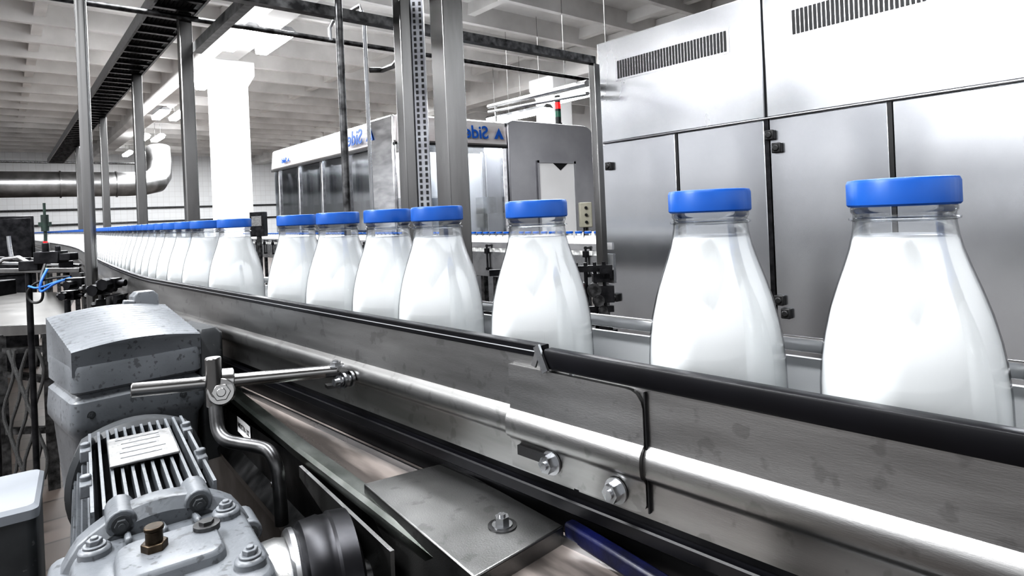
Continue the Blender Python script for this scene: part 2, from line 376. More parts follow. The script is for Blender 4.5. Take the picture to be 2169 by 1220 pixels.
# black guide rails
def rr(o0,o1,z0,z1,c=.003):
    return [(o0,z0+c),(o0+c*.3,z0+c*.3),(o0+c,z0),(o1-c,z0),(o1-c*.3,z0+c*.3),(o1,z0+c),(o1,z1-c),(o1-c*.3,z1-c*.3),(o1-c,z1),(o0+c,z1),(o0+c*.3,z1-c*.3),(o0,z1-c)]
sweep(g:=G(),rr(O(.2975),O(.3055),-.0985,-.0900,.0009),.284,SE); out(g,'guide_rail',rubber,conv,'glossy black plastic guide rail',smooth=20)
sweep(g:=G(),rr(O(.2960),O(.3055),-.1048,-.0918,.0016),-.45,.280); out(g,'guide_rail',rubber,conv,'glossy black plastic guide rail',smooth=40)
sweep(g:=G(),[(O(.2970),-.0948),(O(.2972),-.0941),(O(.2980),-.0941),(O(.2980),-.0948)],.284,SE)
out(g,'rail_highlight',steel,conv)  # thin steel strip standing in for the rail's grey highlight line
g=G(); g.beam(L(.286,.2955,-.090),L(.2775,.2945,-.106),.0018,.006); g.beam(L(.2850,.2958,-.093),L(.289,.2952,-.104),.0018,.0035); out(g,'rail_end_clip',steel,conv,'small bent steel clip at the rail joint')
sweep(g:=G(),rr(O(.413),O(.421),-.100,-.090,.003),-.45,SE); out(g,'guide_rail',steel_bright,conv,'steel guide rail behind the bottles')
sweep(g:=G(),[(O(.421),-.27),(O(.421),-.105),(O(.425),-.105),(O(.425),-.27)],-.45,SE); out(g,'side_panel',palep,conv,'pale guide panel behind the bottles')
sweep(g:=G(),[(O(.312),-.245),(O(.312),-.235),(O(.414),-.235),(O(.414),-.245)],-.45,SE); out(g,'conveyor_belt',mbelt,conv,'grey chain belt carrying the bottles')
sweep(g:=G(),[(O(.304),-.30),(O(.304),-.180),(O(.311),-.180),(O(.311),-.30)],-.45,SE); out(g,'inner_frame',steel_black,conv)
sweep(g:=G(),[(O(.2975),-.196),(O(.2965),-.195),(O(.2965),-.188),(O(.2975),-.187),(O(.3045),-.187),(O(.3045),-.196)],-.45,1.5); out(g,'wear_strip',rubber,conv,'black plastic wear strip')
for s in (-.3,.55,1.6,2.8,4.2,5.8,7.6,9.6):
    p,n,d=at(s); g=G()
    for o in (-.02,.045):
        q=p+n*o; g.bb((q.x-.015,q.y-.015,0),(q.x+.015,q.y+.015,Z(-.25)))
    q0=p+n*-.02; q1=p+n*.045; g.beam((q0.x,q0.y,.3),(q1.x,q1.y,.3),.02,.02)
    out(g,'conveyor_leg',steel_dark,conv)
for s in (1.45,1.62,1.85,2.1,2.4):
    p,n,d=at(s); g=G(); b=p+n*O(.296)+Vector((0,0,Z(-.165)))
    g.cyl(b,b-n*.05,.006); g.cyl(b-n*.035+Vector((0,0,-.03)),b-n*.035+Vector((0,0,.03)),.006); g.box(b-n*.035,(.022,.022,.022)); g.bolt(b-n*.046,-n,.007)
    out(g,'rail_bracket',steel_dark,conv)

# ---------------------------------------------------------------- bottles
def prof_bottle(inset=0,top=None):
    pr=[(.0375,0),(.040,.003),(.0415,.010),(.0418,.120),(.0415,.136),(.0405,.150),(.0385,.163),(.0355,.176),(.0318,.188),(.0280,.199),(.0252,.208),(.0236,.215),(.0228,.221),(.0226,.226),(.0236,.2275),(.0236,.2295),(.0215,.231),(.0215,.240)]
    return [(r-inset,z+(inset if z==0 else 0)) for r,z in pr if top is None or z<=top]
g=G(); g.lathe((0,0,0),prof_bottle(),48); g.lathe((0,0,0),[(.0228,.2225),(.0246,.2232),(.0246,.2242),(.0228,.2248)],48)
shell_me=out(g,'milk_bottle',pet)
g=G(); g.lathe((0,0,0),prof_bottle(.0009,.212)+[(.0234,.2125),(.0222,.2145),(.0205,.2152)],48); milk_o=out(g,'milk',milkm)
g=G(); g.lathe((0,0,0),[(.0243,.2300),(.0252,.2310),(.0252,.2418),(.0244,.2436),(.0215,.2440)],96,rib=.018); cap_o=out(g,'bottle_cap',capm)
g=G(); g.lathe((0,0,0),prof_bottle(0,.216),16); g.lathe((0,0,0),[(.0235,.229),(.0250,.231),(.0250,.242),(.0235,.244)],16,1); g.lathe((0,0,0),[(.0220,.216),(.0210,.229)],12,2)
far_o=out(g,'milk_bottle',[milkm,capm,pet]); far_me=far_o.data
sm,mm,cm=shell_me.data,milk_o.data,cap_o.data
for o in (shell_me,milk_o,cap_o,far_o): bpy.data.objects.remove(o)
LAB='clear bottle of white milk with blue screw cap on the conveyor'
def bottle(x,y,z,full,group):
    o=bpy.data.objects.new('milk_bottle',sm if full else far_me); o.location=(x,y,z); S.collection.objects.link(o)
    o['label']=LAB; o['category']='bottle'; o['group']=group
    if full:
        a=bpy.data.objects.new('milk',mm); a.parent=o; S.collection.objects.link(a)
        a.location=(0,0,.0009); a['label']='white milk filling'
        b=bpy.data.objects.new('bottle_cap',cm); b.parent=o; b.location=(0,0,.230); S.collection.objects.link(b); b['label']='blue ribbed screw cap'
ZB=Z(-.235)
ss=[-.06,.0862,.193,.345,.478,.565,.673,.784,1.007]
s=1.14
while s<SE-.1: ss.append(s); s+=.0875
for s in ss:
    p,_,_=at(s); bottle(p.x,p.y,ZB,s<3.2,'milk bottles on the curving conveyor')

# ---------------------------------------------------------------- second bottle line
c2=root('bottle_conveyor',(3.0,6,0),'straight stainless bottle conveyor passing the bottling machine','conveyor')
zb=Z(-.390); ya0=2.66
g=G(); g.bb((2.94,ya0,zb-.012),(3.06,10.5,zb)); out(g,'conveyor_belt',mbelt,c2)
for a,b in ((2.915,2.94),(3.06,3.085)):
    g=G(); g.bb((a,ya0,zb-.1),(b,10.5,zb+.09)); out(g,'side_panel',steel,c2)
for a,b in ((2.925,2.945),(3.055,3.075)):
    g=G(); g.bb((a,ya0,zb+.12),(b,10.5,zb+.165)); out(g,'guide_rail',steel_bright,c2)
y=2.75
while y<10.4:
    g=G(); g.cyl((2.9,y,zb-.05),(2.9,y,zb+.15),.008); g.cyl((2.89,y,zb+.14),(2.93,y,zb+.14),.007); g.box((2.9,y,zb+.10),(.03,.03,.04)); g.box((2.905,y,zb-.04),(.03,.02,.02)); out(g,'rail_bracket',steel_black,c2); y+=.35
for y in (2.8,3.9,5.2,6.6,8.0,9.5):
    g=G()
    for x in (2.94,3.06): g.bb((x-.02,y-.02,0),(x+.02,y+.02,zb-.02))
    g.bb((2.94,y-.015,.35),(3.06,y+.015,.38)); out(g,'conveyor_leg',steel_dark,c2)
y=2.73
while y<10.3: bottle(3.0,y,zb,False,'milk bottles on the straight conveyor'); y+=.086

# ---------------------------------------------------------------- lower conveyor
low=root('flat_belt_conveyor',(WZ(700,980,-.215).x,WZ(700,980,-.215).y,0),'low dark steel transfer conveyor with a worn belt','conveyor')
E=[WZ(395,742,-.213),WZ(500,836,-.213),WZ(640,948,-.213),WZ(800,1066,-.213),WZ(1010,1225,-.213)]
E.append(E[-1]+(E[-1]-E[-2]).normalized()*.12); E.insert(0,E[0]+(E[0]-E[1])*1.2)
def esweep(g,prof,mi=0):
    rings=[]
    for i,p in enumerate(E):
        d=(E[min(i+1,len(E)-1)]-E[max(i-1,0)]); d.z=0; d.normalize(); n=Vector((-d.y,d.x,0))
        if n.dot(n_)<0: n=-n
        rings.append([p+n*o+Vector((0,0,z)) for o,z in prof])
    g.loft(rings,mi); return g
esweep(G0:=G(),[(-.007,-.007),(-.0075,.0),(-.005,.0030),(.006,.0030),(.0065,.001),(.006,-.003),(-.001,-.006)]); out(G0,'edge_rail',edgem,low,'rounded worn steel edge')
esweep(G0:=G(),[(-.003,-.45),(-.003,-.004),(.002,-.004),(.002,-.45)]); out(G0,'side_frame',steel_dark,low,'dark worn steel side frame')
esweep(G0:=G(),[(-.014,-.085),(-.016,-.075),(-.003,-.062),(-.003,-.088)]); out(G0,'frame_ledge',steel_dark,low)
g=G()
inner=[L((p-CAM).dot(u),.3035,0) for p in E]
top_=[Vector((p.x,p.y,Z(-.2145))) for p in E]+[Vector((p.x,p.y,Z(-.2145))) for p in inner[::-1]]
g.prism(top_,(0,0,-.006)); out(g,'conveyor_belt',belt,low,'brownish worn flat belt')
sweep(g:=G(),[(O(.291),-.2146),(O(.291),-.209),(O(.293),-.209),(O(.293),-.2146)],-.45,1.3); out(g,'belt_guide',steel,low)
# cover plate
cpz=-.203
cp=[WZ(948,978,cpz),WZ(1194,1113,cpz),WZ(1005,1222,cpz),WZ(770,1024,cpz)]
g=G(); g.prism(cp,(0,0,-.0025))
dn=Vector((0,0,-.09))
g.prism([cp[1],cp[2],cp[2]+dn,cp[1]+dn],(u*.002)); g.prism([cp[0],cp[1],cp[1]+Vector((0,0,-.012)),cp[0]+Vector((0,0,-.012))],(-n_*.002)); g.prism([cp[2],cp[3],cp[3]+Vector((0,0,-.014)),cp[2]+Vector((0,0,-.09))],(n_*.002))
out(g,'cover_plate',coverm,low,'bent stainless cover plate',bevel=.001)
b=WZ(1064,1114,cpz)
g=G(); g.bolt(b,(0,0,1),.0048,.005); out(g,'bolt',steel,low)
g=G(); g.cyl(b,b+Vector((0,0,.0008)),.0095,n=24); out(g,'washer',steel_dark,low)
g=G(); g.prism([cp[2]+Vector((0,0,-.09)),cp[1]+Vector((0,0,-.09)),cp[1]-u*.2+Vector((0,0,-.09)),cp[2]-u*.2+Vector((0,0,-.09))],(0,0,-.03)); out(g,'end_frame',steel_dark,low)
g=G(); a=WZ(1205,1118,-.206); b=WZ(1440,1264,-.206); g.beam(a,b,.009,.011); out(g,'guide_bar',navy,low,'scuffed navy blue plastic guide bar',bevel=.002)
for p in (E[2],E[4],E[0]):
    g=G(); q=p+n_*.02; g.bb((q.x-.012,q.y-.012,0),(q.x+.012,q.y+.012,p.z-.08)); out(g,'conveyor_leg',steel_dark,low)
d=(E[3]-E[2]).normalized(); nn=Vector((-d.y,d.x,0)); nn=nn if nn.dot(n_)<0 else -nn
sc=E[2].lerp(E[3],.20)+nn*.0042+Vector((0,0,-.030))
g=G(); g.box(sc,(.056,.0006,.019),0,d,nn); out(g,'sticker',white,low,'white sticker with black lettering')
xd=d if d.dot(Rv)>0 else -d
text('sticker_lettering','NOCTA-1.02',.0088,sc+nn*.0006,xd,(0,0,1),blktxt,low,.0001)
for t,z in ((.55,-.05),(.8,-.055),(1.7,-.055),(2.4,-.05)):
    g=G(); i=int(t); q=E[1+i].lerp(E[2+i],t-i); g.bolt(q+nn*.003+Vector((0,0,z)),nn,.005,.004); out(g,'bolt',steel,low)
g=G(); a=W(640,985,.555); b=W(835,1165,.41)
g.prism([a,b,b+Vector((0,0,-.045)),a+Vector((0,0,-.010))],nn*.003); out(g,'side_bracket',coverm,low)

# ---------------------------------------------------------------- clamp rod
cr=root('rail_clamp',W(457,825,.53),'stainless rod clamp holding the conveyor guide','clamp')
g=G(); r0,r1=W(277,827,.50),W(712,785,.585); g.cyl(r0,r1,.0058,n=24); out(g,'rod',steel_pole,cr,'straight steel rod',bevel=.0008)
c=r0.lerp(r1,.40)
g=G(); g.cyl(W(451,757,.525),W(455,860,.525),.0066,n=24); out(g,'rod',steel_pole,cr,'short upright steel pin',bevel=.001)
vd=(CAM-c).normalized(); ax=(r1-r0).normalized()
g=G(); g.cyl(c-ax*.010,c+ax*.010,.0112,n=24); g.cyl(c+vd*.002+Vector((0,0,-.008)),c+vd*.013+Vector((0,0,-.009)),.0115,n=24)
out(g,'clamp_block',steel_pole,cr,'cross clamp',bevel=.001)
g=G(); g.bolt(c+vd*.012+Vector((0,0,-.009)),vd,.0075,.004); out(g,'bolt',steel_pole,cr,bevel=.0006)
bp=[W(455,850,.525),W(458,885,.52),W(462,915,.515),W(478,934,.51),W(510,940,.51),W(548,946,.51),W(572,955,.505),W(586,985,.50),W(592,1030,.50),W(597,1110,.50)]
for _ in range(2):
    q=[bp[0]]
    for i in range(len(bp)-1): q+=[bp[i].lerp(bp[i+1],.25),bp[i].lerp(bp[i+1],.75)]
    bp=q+[bp[-1]]
g=G(); g.tube(bp,.0054,16); out(g,'bent_rod',steel_dark,cr,'bent steel support rod')
e=r1
g=G(); g.box(e+Vector((0,0,-.002)),(.022,.012,.003),0,ax,ax.cross(Vector((0,0,1)))); g.box(e+Vector((0,0,-.014)),(.020,.010,.003),0,ax,ax.cross(Vector((0,0,1)))); g.cyl(e+Vector((0,0,-.016)),e+Vector((0,0,0)),.003); out(g,'hinge_plate',steel_dark,cr)
g=G(); g.bolt(e+Vector((0,0,.004)),(0,0,1),.0055,.003); out(g,'bolt',steel,cr)
g=G(); e2=e+n_*.004-u*.010+Vector((0,0,-.008))
g.cyl(e2-n_*.012,e2+n_*.02,.0035)
for k in range(4): g.cyl(e2+n_*(.004*k-.008),e2+n_*(.004*k-.0055),.0075 if k%2 else .006,n=6 if k%2==0 else 20)
out(g,'bolt',steel,cr)

# ---------------------------------------------------------------- motor 1 (ribbed lid)
o=C(-.490,.765,0); o.z=CH
vdir=Vector((o.x,o.y,0)).normalized(); ang=math.radians(14)
X=Vector((vdir.y,-vdir.x,0)); X=Matrix.Rotation(ang,3,'Z')@X; Y=Matrix.Rotation(ang,3,'Z')@vdir
X=X*.86
m1=root('gear_motor',(o.x,o.y,Z(-.33)),'grey painted drive motor with a ribbed arched cover','motor')
fr=(o,X,Y,Vector((0,0,1)))
def lidz(x,y):
    t=(x+.075)/.15
    return -.135+.009*math.sin(math.pi*min(1,max(0,t*.9+.08)))+.28*(y+.065)*.75
g=G(fr); ny=60; nx=16; rings=[]
for j in range(ny+1):
    y=-.065+.13*j/ny; bump=(0,.0009,.0012,.0009)[j%4]
    ring=[(-.078+.156*i/nx,y-.008*math.sin(math.pi*i/nx),lidz(-.078+.156*i/nx,y)+bump) for i in range(nx+1)]
    ring+=[(.078,y,-.150),(.078,y,-.160),(-.078,y,-.160),(-.078,y,-.150)]
    rings.append(ring)
g.loft(rings); out(g,'motor_cover',greyp,m1,'grey ribbed arched cover',smooth=60)
g=G(fr)
def rrect(hx,hy,z,c=.012,sx=0,sy=0):
    r=[]
    for cx,cy,a0 in ((hx-c,hy-c,0),(-hx+c,hy-c,90),(-hx+c,-hy+c,180),(hx-c,-hy+c,270)):
        for k in range(5):
            a=math.radians(a0+k*22.5); r.append((cx+c*math.cos(a)+sx,cy+c*math.sin(a)+sy,z))
    return r
g.loft([rrect(.078,.067,-.150),rrect(.079,.068,-.155),rrect(.079,.068,-.178),rrect(.076,.065,-.181)]); out(g,'motor_lid_frame',greyp,m1)
g=G(fr); g.loft([rrect(.072,.060,-.180),rrect(.074,.062,-.185),rrect(.080,.068,-.190),rrect(.082,.070,-.212),rrect(.082,.069,-.222),rrect(.076,.064,-.232),rrect(.068,.055,-.33)]); out(g,'motor_body',greyp,m1)
g=G(fr); g.loft([rrect(.020,.014,-.125,.004,.050,.070),rrect(.018,.012,-.092,.004,.050,.070),rrect(.012,.010,-.086,.004,.050,.070)]); g.cyl((.034,.06,-.100),(.018,.06,-.098),.004); out(g,'cable_gland_box',greyp,m1,bevel=.001)
g=G(fr); g.loft([rrect(.018,.05,-.30,.006,.099,.0),rrect(.018,.05,-.140,.006,.099,.0),rrect(.013,.046,-.133,.006,.097,.0)]); out(g,'side_housing',greyd,m1)
for x,z in ((-.06,-.205),(.05,-.205)):
    g=G(fr); g.bolt((x,-.068,z),(0,-1,0),.0035,.002); out(g,'bolt',greyd,m1)
g=G(); g.bb((o.x-.03,o.y-.03,0),(o.x+.03,o.y+.03,Z(-.325))); out(g,'motor_stand',steel_dark,m1)

# ---------------------------------------------------------------- motor 2 (finned)
A=(Rv*.575-Fv*.82).normalized(); Bv=(Rv*.82+Fv*.575).normalized()
o2=C(-.389,.62,0); o2=Vector((o2.x,o2.y,Z(-.250)))
fr=(o2,Bv,A,Vector((0,0,1)))     # x lateral, y toward viewer, z up
m2=root('gear_motor',(o2.x,o2.y,Z(-.40)),'grey-blue finned electric motor bolted to a cast gearbox','motor')
def ring(R,y,n=32,sq=0.0,a0=0):
    r=[]
    for k in range(n):
        a=2*math.pi*k/n; c,s_=math.cos(a),math.sin(a); m=max(abs(c),abs(s_)); q=R*((1-sq)+sq/m); r.append((q*c,y,q*s_))
    return r
g=G(fr); g.loft([ring(.043,.0,32,.2),ring(.045,.225,32,.2)]); out(g,'motor_core',greyp,m2)
g=G(fr)
for k in range(44):
    a=2*math.pi*k/44; c,s_=math.cos(a),math.sin(a)
    if s_>.80: continue
    g.box((c*.047,.115,s_*.047),(.014,.20,.0020),0,(c,0,s_),(0,1,0),(-s_,0,c))
for k in range(12):
    x=-.0385+k*.007; g.box((x,.115,.048),(.0022,.20,.017))
out(g,'cooling_fins',greyp,m2)
g=G(fr); g.loft([ring(.030,-.030,40,.2),ring(.050,-.026,40,.25),ring(.058,-.012,40,.25),ring(.060,.014,40,.25),ring(.055,.018,40,.25)]); out(g,'fan_cowl',greyd,m2,'dark grey fan cowl')
g=G(fr); g.box((-.001,.100,.0592),(.050,.076,.0025)); out(g,'nameplate',plate,m2,'worn aluminium nameplate',bevel=.0008)
for k in range(5):
    g=G(fr); g.box((-.003+.002*(k%2),.072+.013*k,.0606),(.034-.004*(k%3),.0012,.0003)); out(g,'nameplate_engraving',greyp,m2)
for x in (-.042,.038):
    for y in (.062,.150):
        g=G(fr); g.box((x,y,.053),(.008,.024,.010)); g.cyl((x,y,.055),(x,y,.062),.0038,n=14); out(g,'mounting_lug',greyp,m2,bevel=.001)
g=G(fr); g.loft([ring(.048,.212,48,.1),ring(.060,.220,48,.1),ring(.064,.226,48,.1),ring(.064,.240,48,.1),ring(.056,.246,48,.1)])
for k in range(8):
    a=math.radians(22.5+45*k); g.cyl((.060*math.cos(a),.215,.060*math.sin(a)),(.060*math.cos(a),.246,.060*math.sin(a)),.009,n=16)
out(g,'motor_flange',greyp,m2,'scalloped cast flange',bevel=.001)
for k in range(8):
    a=math.radians(22.5+45*k); g=G(fr); g.bolt((.060*math.cos(a),.246,.060*math.sin(a)),(0,1,0),.0042,.003); out(g,'bolt',greyd,m2)
def blk(hx,hyc,hy,z,c): 
    return [(p[0],p[1]+hyc,p[2]) for p in rrect(hx,hy,z,c)]
yc=.298
g=G(fr); g.loft([blk(.048,yc,.056,-.12,.015),blk(.053,yc,.060,-.02,.018),blk(.054,yc,.060,.030,.018),blk(.050,yc,.056,.044,.016),blk(.045,yc,.050,.047,.014)])
g.loft([blk(.030,yc,.026,.040,.010),blk(.028,yc,.024,.0535,.010),blk(.026,yc,.022,.0545,.010)])
for x,y in ((-.038,yc-.038),(.038,yc-.038),(-.038,yc+.038),(.038,yc+.038)): g.cyl((x,y,.03),(x,y,.052),.0100,.0090,n=20)
for x in (-.044,.044): g.beam((x,yc-.05,.0),(x,yc+.05,.0),.026,.012)
for x in (-.02,.0,.02): g.beam((x,yc-.056,.046),(x,yc-.03,.052),.004,.006)
g.beam((-.055,yc,-.03),(.055,yc,-.03),.02,.13)
out(g,'gearbox_housing',greyp,m2,'cast grey gearbox housing',bevel=.002)
for x,y in ((-.038,yc-.038),(.038,yc-.038),(-.038,yc+.038),(.038,yc+.038)):
    g=G(fr); g.bolt((x,y,.052),(0,0,1),.0046,.003); out(g,'bolt',greyp,m2,bevel=.0005)
g=G(fr); g.cyl((-.008,yc-.004,.054),(-.008,yc-.004,.059),.0075,n=6); g.cyl((-.008,yc-.004,.058),(-.008,yc-.004,.066),.0048,n=16); g.cyl((-.008,yc-.004,.066),(-.008,yc-.004,.0685),.0056,n=16); out(g,'breather_plug',brass,m2,'dull brown breather plug',bevel=.0006)
g=G(fr); g.cyl((.022,yc-.012,.053),(.022,yc-.012,.057),.008,n=20); g.cyl((.022,yc-.012,.056),(.022,yc-.012,.059),.0045,n=6); out(g,'inspection_plug',steel_dark,m2)
g=G(fr); g.box((.0,.10,-.085),(.09,.22,.07)); out(g,'motor_base',greyd,m2,bevel=.003)
g=G(); q=o2+A*.1; g.bb((q.x-.03,q.y-.03,0),(q.x+.03,q.y+.03,Z(-.34))); out(g,'motor_stand',steel_dark,m2)
# terminal box
q=W(-34,1160,.49)
m3=root('terminal_box',(q.x,q.y,0),'flat grey-blue painted electrical box beside the motor','electrical box')
f3=(Vector((q.x,q.y,q.z)),Bv,A,Up)
g=G(f3); g.loft([rrect(.036,.045,-.10,.006),rrect(.036,.045,.03,.006)]); out(g,'box_body',greyd,m3)
g=G(f3); g.loft([rrect(.038,.047,.030,.006),rrect(.038,.047,.037,.006),rrect(.035,.044,.040,.006)]); out(g,'box_lid',greybox,m3)
g=G(); g.bb((q.x-.02,q.y-.02,0),(q.x+.02,q.y+.02,q.z-.1)); out(g,'box_stand',steel_dark,m3)

# shaft coupling
dr=root('shaft_coupling',W(650,1190,.43),'round steel shaft coupling with a black hub under the belt','shaft coupling')
axd=(Rv*.88+Fv*.47).normalized(); c0=W(612,1268,.415)
g=G(); g.lathe(c0,[(.016,-.030),(.032,-.029),(.038,-.020),(.0395,-.006),(.038,0)],40,ax=axd); out(g,'coupling_cup',coverm,dr,'worn steel cup')
g=G(); g.lathe(c0,[(.042,0),(.0435,.002),(.0435,.005),(.042,.007)],48,ax=axd); out(g,'coupling_ring',steel,dr)
g=G(); g.lathe(c0,[(.042,.007),(.046,.010),(.0475,.022),(.0465,.024),(.0465,.028),(.048,.030),(.047,.042),(.030,.047)],48,ax=axd); out(g,'coupling_hub',steel_black,dr,'black hub')
g=G(); g.lathe(c0,[(.014,-.10),(.014,-.028)],20,ax=axd); out(g,'drive_shaft',steel_dark,dr)
g=G(); g.lathe(c0,[(.012,.045),(.012,.11)],20,ax=axd); out(g,'drive_shaft',steel_dark,dr)

# ---------------------------------------------------------------- large cabinets
cab=root('steel_cabinet_machine',(4.2,1.2,0),'large brushed stainless machine enclosure with doors and vent grilles','machine')
XF=3.53
g=G(); g.bb((XF+.02,-1.2,.12),(5.4,3.14,Z(1.235))); out(g,'machine_body',dark,cab)
def panel(y0,y1,z0,z1,name,lab,x=XF):
    g=G(); g.bb((x,y0,Z(z0)),(x+.03,y1,Z(z1))); return out(g,name,steel_cab,cab,lab,bevel=.006)
panel(1.835,3.14,.50,1.25,'upper_panel','bright stainless upper panel')
panel(-1.2,1.822,.50,1.60,'upper_panel','bright stainless upper panel')
g=G(); g.bb((XF+.02,-1.2,Z(1.235)),(5.4,1.815,Z(1.59))); out(g,'machine_body',dark,cab)
for a,b in ((2.475,3.14),(1.842,2.455),(1.175,1.812),(.2,1.155),(-1.2,.18)):
    panel(a,b,-1.0,.487,'door','stainless cabinet door')
for yy in (2.465,1.165,.19):
    g=G(); g.bb((XF-.004,yy-.010,Z(-1.0)),(XF+.02,yy+.010,Z(.485))); out(g,'door_gasket',blackp,cab)
g=G(); g.bb((XF-.003,1.814,Z(-1.0)),(XF+.02,1.840,Z(.49))); out(g,'centre_post',steel_black,cab)
g=G(); g.bb((XF+.0,-1.2,.12),(XF+.03,3.14,.29)); out(g,'plinth',steel_dark,cab)
for x in (3.7,5.2):
    for y in (-1.0,1.0,2.9):
        g=G(); g.cyl((x,y,0),(x,y,.13),.04); out(g,'machine_foot',steel_dark,cab)
def latch(px,py):
    v=Fv+Rc*((px-1084.5)/FP)-Uc*((py-450)/FP); t=(XF-.02)/v.x; p=CAM+v*t
    g=G(); g.box((p.x+.005,p.y,p.z),(.035,.055,.06)); g.cyl((p.x-.02,p.y,p.z),(p.x,p.y,p.z),.02,n=20); out(g,'latch',blackp,cab,'black plastic latch',bevel=.006)
for a in ((1630,286),(1645,313),(1289,352),(1303,630),(1651,636),(1665,664)): latch(*a)
def vent(y0,y1,z0,z1):
    g=G(); n=int((y1-y0)/.0235)
    g.bb((XF-.003,y0-.015,Z(z0-.015)),(XF+.001,y1+.015,Z(z1+.015)),0)
    for k in range(n):
        y=y0+(k+.5)*(y1-y0)/n; g.bb((XF-.005,y-.0085,Z(z0)),(XF-.002,y+.0085,Z(z1)),1)
    out(g,'vent_grille',[steel_cab,dark],cab,'grille of narrow vertical slots')
vent(2.06,2.95,.95,1.08); vent(.98,1.65,.95,1.09)
g=G(); g.tube([(XF-.008,-1.2,Z(.494)),(XF-.008,3.12,Z(.494))],.006); out(g,'drip_rail',steel_hood,cab)

# ---------------------------------------------------------------- bottling machine
bm_=root('bottling_machine',(4.7,7.5,0),'stainless bottling machine with glazed guards and blue-lettered fascia','machine')
X0,Y0,X1,Y1=3.27,5.74,6.25,9.6; T=1.10
g=G(); g.bb((X0+.3,Y0+.4,.2),(X1-.1,Y1-.1,Z(T-.35))); out(g,'inner_machinery',[white],bm_)
for k in range(9):
    y=Y0+.6+k*.4; g=G(); g.cyl((X0+.2,y,.6),(X0+.2,y,Z(.75)),.03); g.bb((X0+.14,y-.1,Z(.1)),(X0+.3,y+.1,Z(.22))); g.cyl((X0+.24,y+.06,Z(.2)),(X0+.24,y+.06,Z(.7)),.04); out(g,'filling_head',steel_bright,bm_)
for k in range(3):
    x=X0+.5+k*.4; g=G(); g.cyl((x,Y0+.25,.6),(x,Y0+.25,Z(.75)),.03); g.bb((x-.1,Y0+.15,Z(.0)),(x+.1,Y0+.3,Z(.2))); out(g,'filling_head',steel_bright,bm_)
g=G(); g.bb((X0,Y0,Z(T-.05)),(X1,Y1,Z(T))); out(g,'machine_roof',steel,bm_,bevel=.02)
g=G(); g.bb((X0,Y0,.15),(X1,Y1,.6)); out(g,'machine_base',steel,bm_,bevel=.02)
g=G(); g.prism([(X0-.02,Y0,Z(T-.30)),(X0-.04,Y0,Z(T-.28)),(X0-.01,Y0,Z(T-.02)),(X0+.02,Y0,Z(T)),(X0+.02,Y0,Z(T-.3))],(0,Y1-Y0,0)); out(g,'fascia_panel',fasc,bm_,'pale fascia panel with blue lettering')
g=G(); g.prism([(X0,Y0-.02,Z(T-.30)),(X0,Y0-.04,Z(T-.28)),(X0,Y0-.01,Z(T-.02)),(X0,Y0+.02,Z(T)),(X0,Y0+.02,Z(T-.3))],(1.45,0,0)); out(g,'fascia_panel',fasc,bm_,'pale fascia panel with blue lettering')
g=G(); g.bb((X0-.045,Y0,Z(T-.325)),(X0-.02,Y1,Z(T-.30))); out(g,'fascia_trim',blackp,bm_)
g=G(); g.bb((X0,Y0-.045,Z(T-.325)),(X0+1.45,Y0-.02,Z(T-.30))); out(g,'fascia_trim',blackp,bm_)
g=G(); g.bb((X0-.05,Y0+.05,Z(-.35)),(X0,Y0+.62,Z(T))); out(g,'side_panel',steel_bright,bm_,bevel=.02)
for y in (6.95,7.75,8.55,9.35):
    g=G(); g.bb((X0-.03,y-.03,.6),(X0+.02,y+.03,Z(T-.3))); out(g,'frame_post',steel_bright,bm_,bevel=.006)
ys=[6.38,6.95,7.75,8.55,9.35,9.6]
for a,b in zip(ys,ys[1:]):
    g=G(); g.bb((X0-.005,a+.03,Z(-.35)),(X0+.003,b-.03,Z(T-.32))); out(g,'guard_glass',glass,bm_,'clear guard window')
for x in (X0+.03,X0+.72,X0+1.42):
    g=G(); g.bb((x-.03,Y0-.03,.6),(x+.03,Y0+.02,Z(T-.3))); out(g,'frame_post',steel_bright,bm_,bevel=.006)
for a,b in ((X0+.06,X0+.69),(X0+.75,X0+1.39)):
    g=G(); g.bb((a,Y0-.005,Z(-.35)),(b,Y0+.003,Z(T-.32))); out(g,'guard_glass',glass,bm_,'clear guard window')
# hidden glowing bars added under the roof to brighten the machine inside
itm=mat('added_interior_glow',(1,1,1),(.97,.98,1),0,.4,3,emit=35)
g=G(); g.bb((X0+.09,6.0,Z(T-.10)),(X0+.15,9.4,Z(T-.06))); out(g,'interior_glow_bar',itm,bm_)
g=G(); g.bb((X0+.15,Y0+.10,Z(T-.10)),(X0+1.4,Y0+.16,Z(T-.06))); out(g,'interior_glow_bar',itm,bm_)
def onY(px,py,Yp):
    v=Fv+Rc*((px-1084.5)/FP)-Uc*((py-450)/FP); return CAM+v*(Yp/v.y)
# hood with rounded top corners and a bright bay
a=onY(1140,345,Y0-.06); b=onY(1218,440,Y0-.06)
xa,xb=X0+1.46,X1; zt=Z(T+.02); yf=Y0-.06
outer=[(xa,Z(-.3))]
for cx,rd,a0 in ((xa+.10,.10,180),(xb-.20,.20,90)):
    for k in range(9): t=math.radians(a0-k*11.25); outer.append((cx+rd*math.cos(t),zt-rd+rd*math.sin(t)))
outer.append((xb,Z(-.3)))
g=G(); g.prism([(x,yf,z) for x,z in outer],(0,.5,0)); out(g,'end_hood',steel_hood,bm_,'rounded stainless hood',bevel=.008,smooth=25)
g=G(); g.bb((a.x,yf-.012,Z(-.3)),(b.x,yf,a.z)); out(g,'bay_panel',white,bm_,'bright white bay panel')
g=G(); g.bb((a.x-.03,yf-.02,Z(-.3)),(a.x,yf,a.z+.03)); g.bb((a.x-.03,yf-.02,a.z),(b.x+.03,yf,a.z+.03)); g.bb((b.x,yf-.02,Z(-.3)),(b.x+.03,yf,a.z+.03)); out(g,'bay_frame',steel_hood,bm_)
